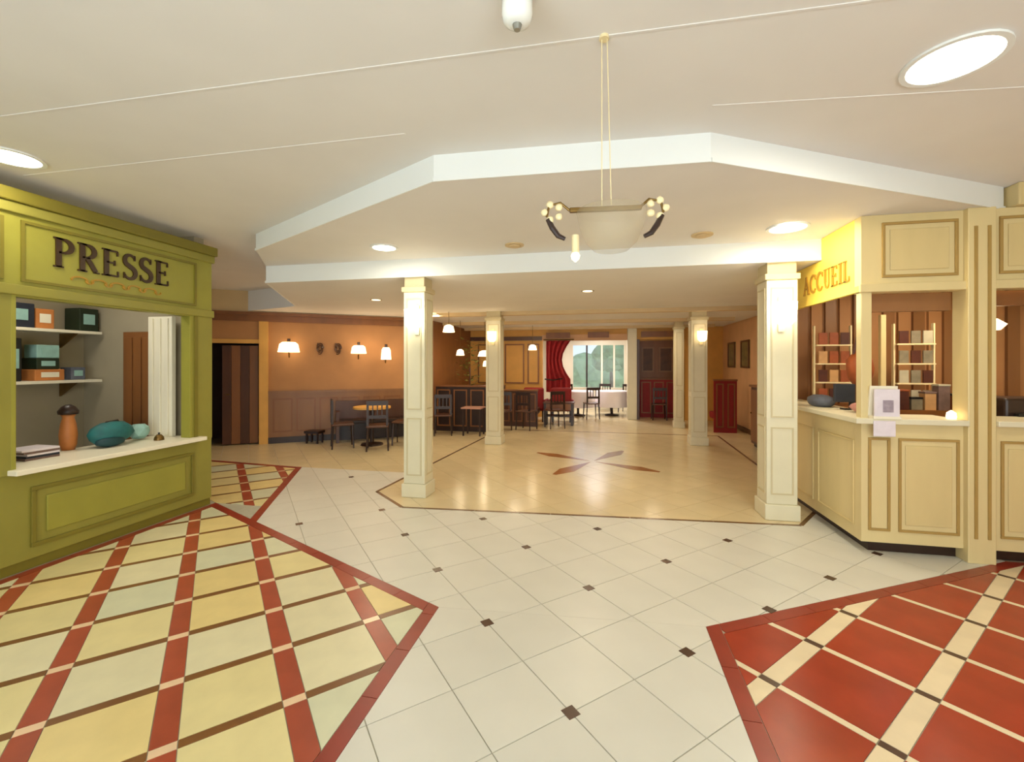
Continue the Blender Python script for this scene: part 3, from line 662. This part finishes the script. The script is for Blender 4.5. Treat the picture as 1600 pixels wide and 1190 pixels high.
for k, (x, y) in enumerate(REAR):
    t = thing('rear_downlight', ['small downlight in the low ceiling over the near side of the floor star', 'small downlight in the low ceiling over the far side of the floor star', 'small downlight in the low ceiling between the left column and the orange wall',
        'small downlight in the low ceiling over the dark booths on the left', 'small downlight in the low ceiling before the red alcove', 'small downlight in the low ceiling before the wooden partition'][k], 'ceiling light', (x, y, ZB), 'small downlights of the low ceiling')
    b = NB(); lathe(b, [(.07, -.006), (.07, -.001)], (x, y, ZB), 20); obj('diffuser', b, GLOWW, t)
    b = NB(); lathe(b, [(.095, -.003), (.095, -.001)], (x, y, ZB), 20); obj('rim', b, BRASS, t)
for x, y, lab in ((-.9, 4.55, 'small round air vent in the octagonal ceiling left of the chandelier'), (.95, 4.55, 'small round air vent in the octagonal ceiling right of the chandelier')):
    t = thing('air_vent', lab, 'vent', (x, y, ZM), 'round air vents')
    b = NB(); lathe(b, [(.1, -.012), (.1, -.001)], (x, y, ZM), 20); obj('rim', b, TAN, t)
    b = NB(); lathe(b, [(.06, -.025), (.06, -.013)], (x, y, ZM), 20); obj('disc', b, TAN, t)
# small glass ceiling lamp at the top of the view
x, y = -.31, 1.62
t = thing('glass_ceiling_lamp', 'small white glass cylinder lamp on the ceiling at the top edge', 'ceiling light', (x, y, ZC))
b = NB(); lathe(b, [(.03, -.165), (.05, -.155), (.058, -.13), (.058, -.03)], (x, y, ZC), 20); obj('glass_shade', b, mat('milk glass', (244, 246, 240), .15, .01), t, smooth=True)
b = NB(); lathe(b, [(.075, -.03), (.075, 0)], (x, y, ZC), 20); obj('ceiling_plate', b, FASCIA, t)
b = NB(); lathe(b, [(.012, -.185), (.018, -.166)], (x, y, ZC), 12); obj('finial', b, mat('grey metal', (150, 150, 142), .3, .05, metal=.6), t)
# chandelier
cx, cy = .01, 1.97
t = thing('chandelier', 'small hanging chandelier with frosted glass bowl, bronze arms and ivory flowers', 'chandelier', (cx, cy, ZC))
MCH = frame((cx, cy, 0), (math.cos(YAW*.4), math.sin(YAW*.4)), (math.sin(YAW*.4), -math.cos(YAW*.4)))
b = NB(); tube(b, [(cx-.01, cy, 2.29), (cx-.01, cy, ZC)], .0022); tube(b, [(cx+.03, cy, 2.29), (cx+.012, cy, ZC)], .0022); obj('suspension_rods', b, IVORY, t)
b = NB(); lathe(b, [(.022, -.015), (.02, 0)], (cx, cy, ZC), 16); obj('ceiling_rose', b, IVORY, t)
b = NB(); bx(b, -.15, .16, -.012, .012, 2.265, 2.285, MCH); obj('top_bar', b, BRASS, t, bevel=.004)
b = NB(); lathe(b, [(.03, 2.09), (.075, 2.095), (.11, 2.13), (.135, 2.19), (.15, 2.262), (.145, 2.262)], (cx+.03, cy, 0), 24); obj('glass_bowl', b, glass('frosted glass', (206, 192, 160), .4, .24), t, smooth=True)
for sx in (-1, 1):
    b = NB(); tube(b, [(sx*.245, 0, 2.24), (sx*.225, 0, 2.20), (sx*.2, 0, 2.165), (sx*.17, 0, 2.15)], [.011, .013, .012, .009], M=MCH); obj('arm', b, DARK, t)
    b = NB(); tube(b, [(sx*.15, 0, 2.275), (sx*.19, 0, 2.31), (sx*.24, 0, 2.3), (sx*.25, 0, 2.25)], .006, M=MCH); obj('scroll', b, BRASS, t)
    for q in range(5):
        a = q*1.256; p = MCH @ Vector((sx*(.225+.035*math.cos(a)), .0, 2.27+.035*math.sin(a)))
        b = NB(); sphere(b, p, .017, 1, .6, 1, jitter=.1); obj('petal', b, IVORY, t, smooth=True)
p = MCH @ Vector((-.125, .03, 2.08))
b = NB(); lathe(b, [(.016, 0), (.016, .075), (.012, .078)], tuple(p), 12); obj('candle_sleeve', b, IVORY, t)
b = NB(); lathe(b, [(.002, -.04), (.016, -.028), (.02, -.012), (.014, 0)], tuple(p), 12); obj('bulb', b, GLOWW, t, smooth=True)

# ---------------------------------------------------------------- wall lamps on the orange wall
def wall_lamp(s, z, wd, ht, label):
    c = MW @ Vector((s, .22, z)); t = thing('shaded_wall_lamp', label, 'wall lamp', tuple(c), 'shaded lamps on the orange wall')
    b = NB(); lathe(b, [(wd*.5, -ht*.5), (wd*.42, ht*.3), (wd*.3, ht*.5)], tuple(c), 18); obj('shade', b, GLOWW, t, smooth=True)
    b = NB(); tube(b, [MW @ Vector((s, .0, z-.12)), MW @ Vector((s, .12, z-.2)), MW @ Vector((s, .22, z-.1))], .01); obj('bracket', b, BRASS, t)
    b = NB(); tube(b, [c+Vector((0, 0, ht*.5)), c+Vector((0, 0, ht*.5+.07))], .03); obj('cap', b, DARK, t)
    q = MW @ Vector((s, .4, z+.05)); lamp('wall_lamp_light', 'POINT', tuple(q), 3.5, WARM, .08)
wall_lamp(2.38, 1.93, .4, .2, 'leftmost glowing shaded lamp on the orange wall')
wall_lamp(3.7, 1.9, .32, .17, 'middle glowing shaded lamp on the orange wall')
wall_lamp(4.26, 1.82, .22, .26, 'rightmost glowing lamp on the orange wall, tall and narrow')
# carved ornaments between the lamps
for k, s in enumerate((2.95, 3.3)):
    t = thing('wall_ornament', ['dark scrolled metal ornament on the orange wall, left of the pair', 'dark scrolled metal ornament on the orange wall, right of the pair'][k], 'ornament', tuple(MW @ Vector((s, .02, 1.9))), 'scrolled ornaments on the orange wall')
    for q in range(3):
        b = NB(); pts = [MW @ Vector((s+.07*math.cos(a/10*5.2+q*2.1)*(1-a/14), .02, 1.92+.13*math.sin(a/10*5.2+q*2.1)*(1-a/14))) for a in range(11)]
        tube(b, pts, .012, 6); obj('scroll', b, BROWN, t)

# ---------------------------------------------------------------- restaurant furniture
def chair_proto(name, label, cat, wood, seatm, group):
    t = thing(name, label, cat, (0, 0, 0), group)
    obj('seat', box1(-.2, .2, -.2, .2, .43, .47), seatm, t, bevel=.015)
    b = NB(); bx(b, -.19, -.15, .17, .205, .47, .92); bx(b, .15, .19, .17, .205, .47, .92); bx(b, -.15, .15, .175, .2, .84, .92); bx(b, -.15, .15, .175, .2, .6, .66)
    for k in range(3): bx(b, -.09+k*.08, -.07+k*.08, .18, .195, .66, .84)
    obj('backrest', b, wood, t)
    for sx in (-1, 1):
        for sy in (-1, 1):
            b = NB(); tube(b, [(sx*.17, sy*.17, .43), (sx*.19, sy*.19, 0)], [.02, .014], 6); obj('leg', b, wood, t)
    return t
def place(proto, used, loc, rz, label, group):
    if not used:
        proto.location = loc; proto.rotation_euler = (0, 0, rz); proto['label'] = label; proto['group'] = group; used.append(1); return proto
    return dup(proto, loc, rz, label, group)
ch = chair_proto('dining_chair', '', 'chair', DARK, BROWN, ''); used = []
def table(x, y, r, label, m=MID, cloth=False, group='dining tables'):
    t = thing('dining_table', label, 'table', (x, y, 0), group)
    b = NB(); lathe(b, [(r, .72), (r, .755), (r-.01, .76)], (x, y, 0), 20); obj('tabletop', b, m, t)
    b = NB(); lathe(b, [(.22, 0), (.2, .03), (.04, .06), (.03, .4), (.05, .72)], (x, y, 0), 12); obj('pedestal', b, DARK, t)
    if cloth:
        b = NB(); n = 40; rings = []
        for rr, z in ((.001, .768), (r, .768), (r+.02, .74), (r+.05, .28)):
            ring = []
            for k in range(n):
                a = 2*PI*k/n; q = rr*(1+(.05*math.sin(a*9) if z < .5 else 0)); ring.append(b.verts.new((x+q*math.cos(a), y+q*math.sin(a), z)))
            rings.append(ring)
        for i in range(3):
            for k in range(n): b.faces.new((rings[i][k], rings[i][(k+1) % n], rings[i+1][(k+1) % n], rings[i+1][k]))
        single('tablecloth', b, WHITE, 'white cloth draped over the '+label, 'tablecloth', 'white tablecloths', smooth=True)
    return t
def wp(s, t): v = MW @ Vector((s, t, 0)); return v.x, v.y
# before the orange wall
x, y = wp(3.9, .95); table(x, y, .36, 'light wooden round table before the orange wall', GOLD)
TB = 'chairs before the orange wall'
for s, tt, rz, lab in ((3.35, 1.0, 2.2, 'dark wooden chair left of the light table at the orange wall'), (3.95, 1.5, 3.6, 'dark wooden chair in front of the light table, back to the hall'), (4.5, 1.1, 4.9, 'dark wooden chair right of the light table, beside the near left column')):
    x, y = wp(s, tt); place(ch, used, (x, y, 0), rz, lab, TB)
bt = thing('wall_settle', 'dark brown wooden settle against the orange wall behind the light table', 'bench', tuple(MW @ Vector((4.0, .3, 0))))
b = NB(); bx(b, 3.25, 4.85, .06, .12, .3, .82, MW); obj('back_panel', b, BROWN, bt)
b = NB(); bx(b, 3.25, 4.85, .12, .5, .38, .44, MW); obj('seat', b, DARK, bt, bevel=.01)
b = NB(); bx(b, 3.28, 4.82, .14, .17, 0, .38, MW); obj('plinth_panel', b, DARK, bt)
for q in (3.25, 4.79): b = NB(); bx(b, q, q+.06, .06, .5, 0, .62, MW); obj('end_panel', b, BROWN, bt)
x, y = wp(2.85, .28)
t = thing('low_stool', 'low dark stool against the wainscot left of the dining chairs', 'stool', (x, y, 0))
b = NB(); bx(b, x-.16, x+.16, y-.12, y+.12, .2, .25); obj('seat', b, DARK, t, bevel=.01)
for sx in (-1, 1):
    for sy in (-1, 1): obj('leg', box1(x+sx*.12-.015, x+sx*.12+.015, y+sy*.08-.015, y+sy*.08+.015, 0, .2), DARK, t)
# dark banquette booths behind the left column
def partition(x0, x1, y, h, label, m=BROWN, seat=None, group='wooden partitions'):
    t = thing('banquette', label, 'bench', ((x0+x1)/2, y, 0), group); n = max(2, round((x1-x0)/.4)); wd = (x1-x0)/n
    obj('back_panel', box1(x0, x1, y, y+.07, 0, h), m, t)
    obj('top_rail', box1(x0-.01, x1+.01, y-.02, y+.09, h, h+.04), MID, t, bevel=.006)
    for k in range(n):
        b = NB(); M = frame((x0, y), (1, 0), (0, -1)); ring_frame(b, M, k*wd+.04, (k+1)*wd-.04, .12, h-.06, .03, 0, .015); obj('panel_frame', b, MID if m is not MID else BROWN, t)
    if seat: obj('seat_cushion', box1(x0, x1, y+.07, y+.5, .3, .46), seat, t, bevel=.03)
    return t
partition(-3.9, -2.66, 10.0, 1.05, 'dark brown panelled bench back seen between the two left columns', DARK, RED)
partition(-2.62, -1.6, 11.1, .9, 'brown panelled bench back in front of the golden wall', BROWN, BROWN)
partition(-3.9, -2.75, 12.5, .95, 'dark bench against the golden wall, behind the plant', BROWN, None)
t = thing('side_table', 'small table with a dusty pink cloth top left of the back left column', 'table', (-2.83, 9.55, 0))
obj('tabletop', box1(-3.06, -2.6, 9.35, 9.75, .6, .63), mat('dusty pink top', (190, 140, 120), .5, .1), t)
for sx in (-3.03, -2.65):
    for sy in (9.38, 9.7): obj('leg', box1(sx, sx+.03, sy, sy+.03, 0, .6), DARK, t)
G2 = 'dark chairs in the middle of the restaurant'
for x, y, rz, lab in ((-3.5, 9.45, .3, 'dark chair before the dark panelled bench'), (-2.35, 10.55, .2, 'dark chair before the brown bench, left one'), (-1.8, 10.6, -.3, 'dark chair before the brown bench, right one'),
        (-1.15, 11.0, .5, 'dark chair in front of the low dark table')):
    place(ch, used, (x, y, 0), rz+PI, lab, G2)
t = thing('low_table', 'low dark brown panelled table in front of the red armchairs', 'table', (-1.1, 11.6, 0))
obj('top', box1(-1.5, -.7, 11.4, 11.85, .56, .6), BROWN, t, bevel=.01)
for x0 in (-1.48, -.78): obj('end_panel', box1(x0, x0+.06, 11.42, 11.82, 0, .56), DARK, t)
obj('shelf', box1(-1.42, -.78, 11.45, 11.8, .22, .25), DARK, t)
obj('front_rail', box1(-1.42, -.78, 11.41, 11.44, .4, .56), MID, t)
# tall plant behind the left column and framed mirror
t = thing('potted_plant', 'bushy green potted plant between the two left columns', 'plant', (-3.45, 11.3, 0))
b = NB(); lathe(b, [(.14, 0), (.2, .36), (.21, .4), (.18, .4)], (-3.45, 11.3, 0), 16); obj('pot', b, CLAY, t, smooth=True)
b = NB(); tube(b, [(-3.45, 11.3, .38), (-3.44, 11.3, 1.5)], .02); obj('stem', b, BROWN, t)
LFP = mat('olive leaf', (134, 132, 66), .6, .3, 6); b = NB()
for k in range(170):
    a = random.uniform(0, 2*PI); r = random.uniform(.03, .36); z = random.uniform(1.0, 2.25); c = Vector((-3.45+r*math.cos(a), 11.3+r*math.sin(a), z))
    d = Vector((math.cos(a), math.sin(a), random.uniform(-.5, .6))).normalized(); u = d.cross(Vector((0, 0, 1))).normalized(); L = random.uniform(.1, .17)
    v = [b.verts.new(c), b.verts.new(c+d*L*.5+u*L*.25), b.verts.new(c+d*L), b.verts.new(c+d*L*.5-u*L*.25)]; b.faces.new(v)
obj('foliage', b, LFP, t)
# hanging restaurant lamps
def pendant(x, y, z, r, label, power=4):
    t = thing('pendant_lamp', label, 'pendant lamp', (x, y, ZB), 'shaded pendant lamps of the restaurant')
    b = NB(); lathe(b, [(r, -.07), (r*.75, .05), (r*.3, .08)], (x, y, z), 18); obj('shade', b, GLOWW, t, smooth=True)
    b = NB(); tube(b, [(x, y, z+.08), (x, y, ZB)], .006, 6); obj('cord', b, BRASS, t)
    lamp('pendant_light', 'POINT', (x, y, z-.14), power, WARM, .08)
pendant(-3.35, 10.2, 1.87, .1, 'small pendant lamp left of the back left column')
pendant(-2.85, 10.6, 1.85, .17, 'wide pendant lamp just left of the back left column')
pendant(-2.9, 10.9, 1.6, .08, 'lowest little pendant lamp just left of the back left column', 3)
pendant(-1.85, 11.9, 2.04, .12, 'pendant lamp between the golden wall and the red drape')
pendant(-3.6, 8.3, 2.28, .13, 'high pendant lamp above the orange wall, left one', 5)
pendant(-3.0, 8.4, 2.3, .12, 'high pendant lamp above the orange wall, beside the near left column', 5)
# framed panels on the golden wall
for k, (x0, x1) in enumerate(((-3.75, -3.05), (-2.9, -2.3), (-2.2, -1.85))):
    t = thing('wall_panel', ['golden framed wall panel, leftmost on the far golden wall', 'golden framed wall panel, middle one on the far golden wall', 'narrow framed wall panel next to the red drape'][k], 'panel', ((x0+x1)/2, 13.19, 1.0), 'framed panels on the golden wall')
    obj('board', box1(x0, x1, 13.17, 13.199, 1.0, 2.2), GOLD, t); b = NB(); ring_frame(b, frame((0, 13.17), (1, 0), (0, -1)), x0, x1, 1.0, 2.2, .04, 0, .02); obj('frame', b, MID, t)
struct('trim_31', box1(-4.0, -1.75, 13.14, 13.2, 2.3, 2.42), BROWN)
# red drape
t = thing('red_drape', 'crimson drape gathered at the left of the far opening', 'curtain', (-1.2, 12.9, 2.3))
b = NB(); n = 48; rows = []
for q in range(9):
    z = 2.28-q*.19; gat = 1-.35*math.sin(PI*min(1, q/6.)); row = []
    for k in range(n+1):
        u = k/n; row.append(b.verts.new((-1.62+.72*u*gat, 13.05+.05*math.sin(u*PI*9), z)))
    rows.append(row)
for q in range(8):
    for k in range(n): b.faces.new((rows[q][k], rows[q][k+1], rows[q+1][k+1], rows[q+1][k]))
o = obj('drape_cloth', b, REDC, t, smooth=True); md = o.modifiers.new('thickness', 'SOLIDIFY'); md.thickness = .012
b = NB(); tube(b, [(-1.7, 13.05, 2.31), (-.8, 13.05, 2.31)], .018); obj('curtain_rod', b, BRASS, t)
for x in (-1.68, -.82): obj('rod_bracket', box1(x-.01, x+.01, 13.04, 13.125, 2.3, 2.32), BRASS, t)
b = NB(); tube(b, [(-1.64, 12.88, 1.15), (-1.4, 12.86, 1.12), (-1.12, 12.9, 1.17)], .02); obj('tieback', b, DARK, t)
# red armchairs
def armchair(name, label, group):
    t = thing(name, label, 'armchair', (0, 0, 0), group)
    obj('seat', box1(-.26, .26, -.26, .24, .3, .46), RED, t, bevel=.04); obj('backrest', box1(-.28, .28, .2, .32, .34, .95), RED, t, bevel=.05)
    for sx in (-1, 1):
        obj('armrest', box1(sx*.3-.04, sx*.3+.04, -.24, .26, .3, .62), RED, t, bevel=.03)
        for sy in (-1, 1): obj('leg', box1(sx*.24-.02, sx*.24+.02, sy*.2-.02, sy*.2+.02, 0, .32), DARK, t)
    return t
arm = armchair('red_armchair', '', ''); ua = []
for x, y, rz, lab in ((-1.82, 12.25, 3.1, 'red armchair left of two under the red drape'), (-1.1, 12.3, 3.2, 'red armchair right of two under the red drape')):
    place(arm, ua, (x, y, 0), rz, lab, 'red armchairs')
# white-clothed tables by the window
table(-.72, 13.75, .45, 'round table left of two by the far window', MID, True); table(.3, 14.05, .46, 'round table right of two by the far window', MID, True)
G3 = 'dark chairs at the white tables'
for x, y, rz, lab in ((-.3, 13.05, .3, 'dark chair between the two white tables'), (-1.2, 14.75, 2.8, 'dark chair behind the left white table'), (.1, 15.1, 3.1, 'dark chair behind the right white table'), (.78, 15.0, 2.7, 'dark chair right of the right white table')):
    place(ch, used, (x, y, 0), rz+PI, lab, G3)
# red alcove benches
t = partition(1.12, 2.2, 13.75, 1.12, 'red bench in the brown alcove right of the white pillar', RED, RED)
place(ch, used, (1.6, 13.2, 0), PI, 'dark chair in front of the red alcove bench', 'chair in the alcove')
for k, (x0, x1) in enumerate(((1.2, 1.55), (1.7, 2.1))):
    t = thing('picture', ['brown framed picture in the alcove, left one', 'brown framed picture in the alcove, right one'][k], 'picture', ((x0+x1)/2, 14.03, 1.35), 'pictures in the alcove')
    obj('canvas', box1(x0, x1, 14.02, 14.039, 1.35, 2.1), mat('dark canvas', (92, 56, 32), .5, .4, 5), t); b = NB(); ring_frame(b, frame((0, 14.02), (1, 0), (0, -1)), x0, x1, 1.35, 2.1, .04, 0, .02); obj('frame', b, WAINS, t)
partition(2.56, 3.05, 11.0, 1.2, 'red high-backed bench by the right-hand wall, past the back right column', RED, RED)
# right wall furnishings
for k, (y0, y1) in enumerate(((10.9, 11.5), (12.0, 12.6), (9.2, 9.8))):
    t = thing('picture', ['dark framed picture in the middle of the right-hand wall', 'dark framed picture at the far end of the right-hand wall', 'dark framed picture nearest on the right-hand wall'][k], 'picture', (3.29, y0+.3, 1.5), 'pictures on the right wall')
    obj('canvas', box1(3.28, 3.299, y0, y1, 1.5, 2.15), mat('olive canvas', (120, 104, 62), .5, .4, 6), t); b = NB(); ring_frame(b, frame((3.28, 0), (0, 1), (-1, 0)), y0, y1, 1.5, 2.15, .04, 0, .02); obj('frame', b, BROWN, t)
t = thing('sideboard', 'dark brown sideboard against the right wall behind the near right column', 'sideboard', (3.05, 8.9, 0))
obj('carcass', box1(2.86, 3.24, 8.2, 9.4, .06, 1.15), BROWN, t, bevel=.008); obj('top', box1(2.83, 3.25, 8.17, 9.43, 1.15, 1.19), MID, t, bevel=.006)
obj('plinth', box1(2.9, 3.24, 8.25, 9.35, 0, .06), DARK, t)
for k in range(3):
    dd = obj('door', box1(2.845, 2.86, 8.24+k*.385, 8.6+k*.385, .12, 1.1), MID, t, bevel=.004)
    b = NB(); sphere(b, (2.83, 8.54+k*.385, .65), .014); obj('knob', b, BRASS, dd)
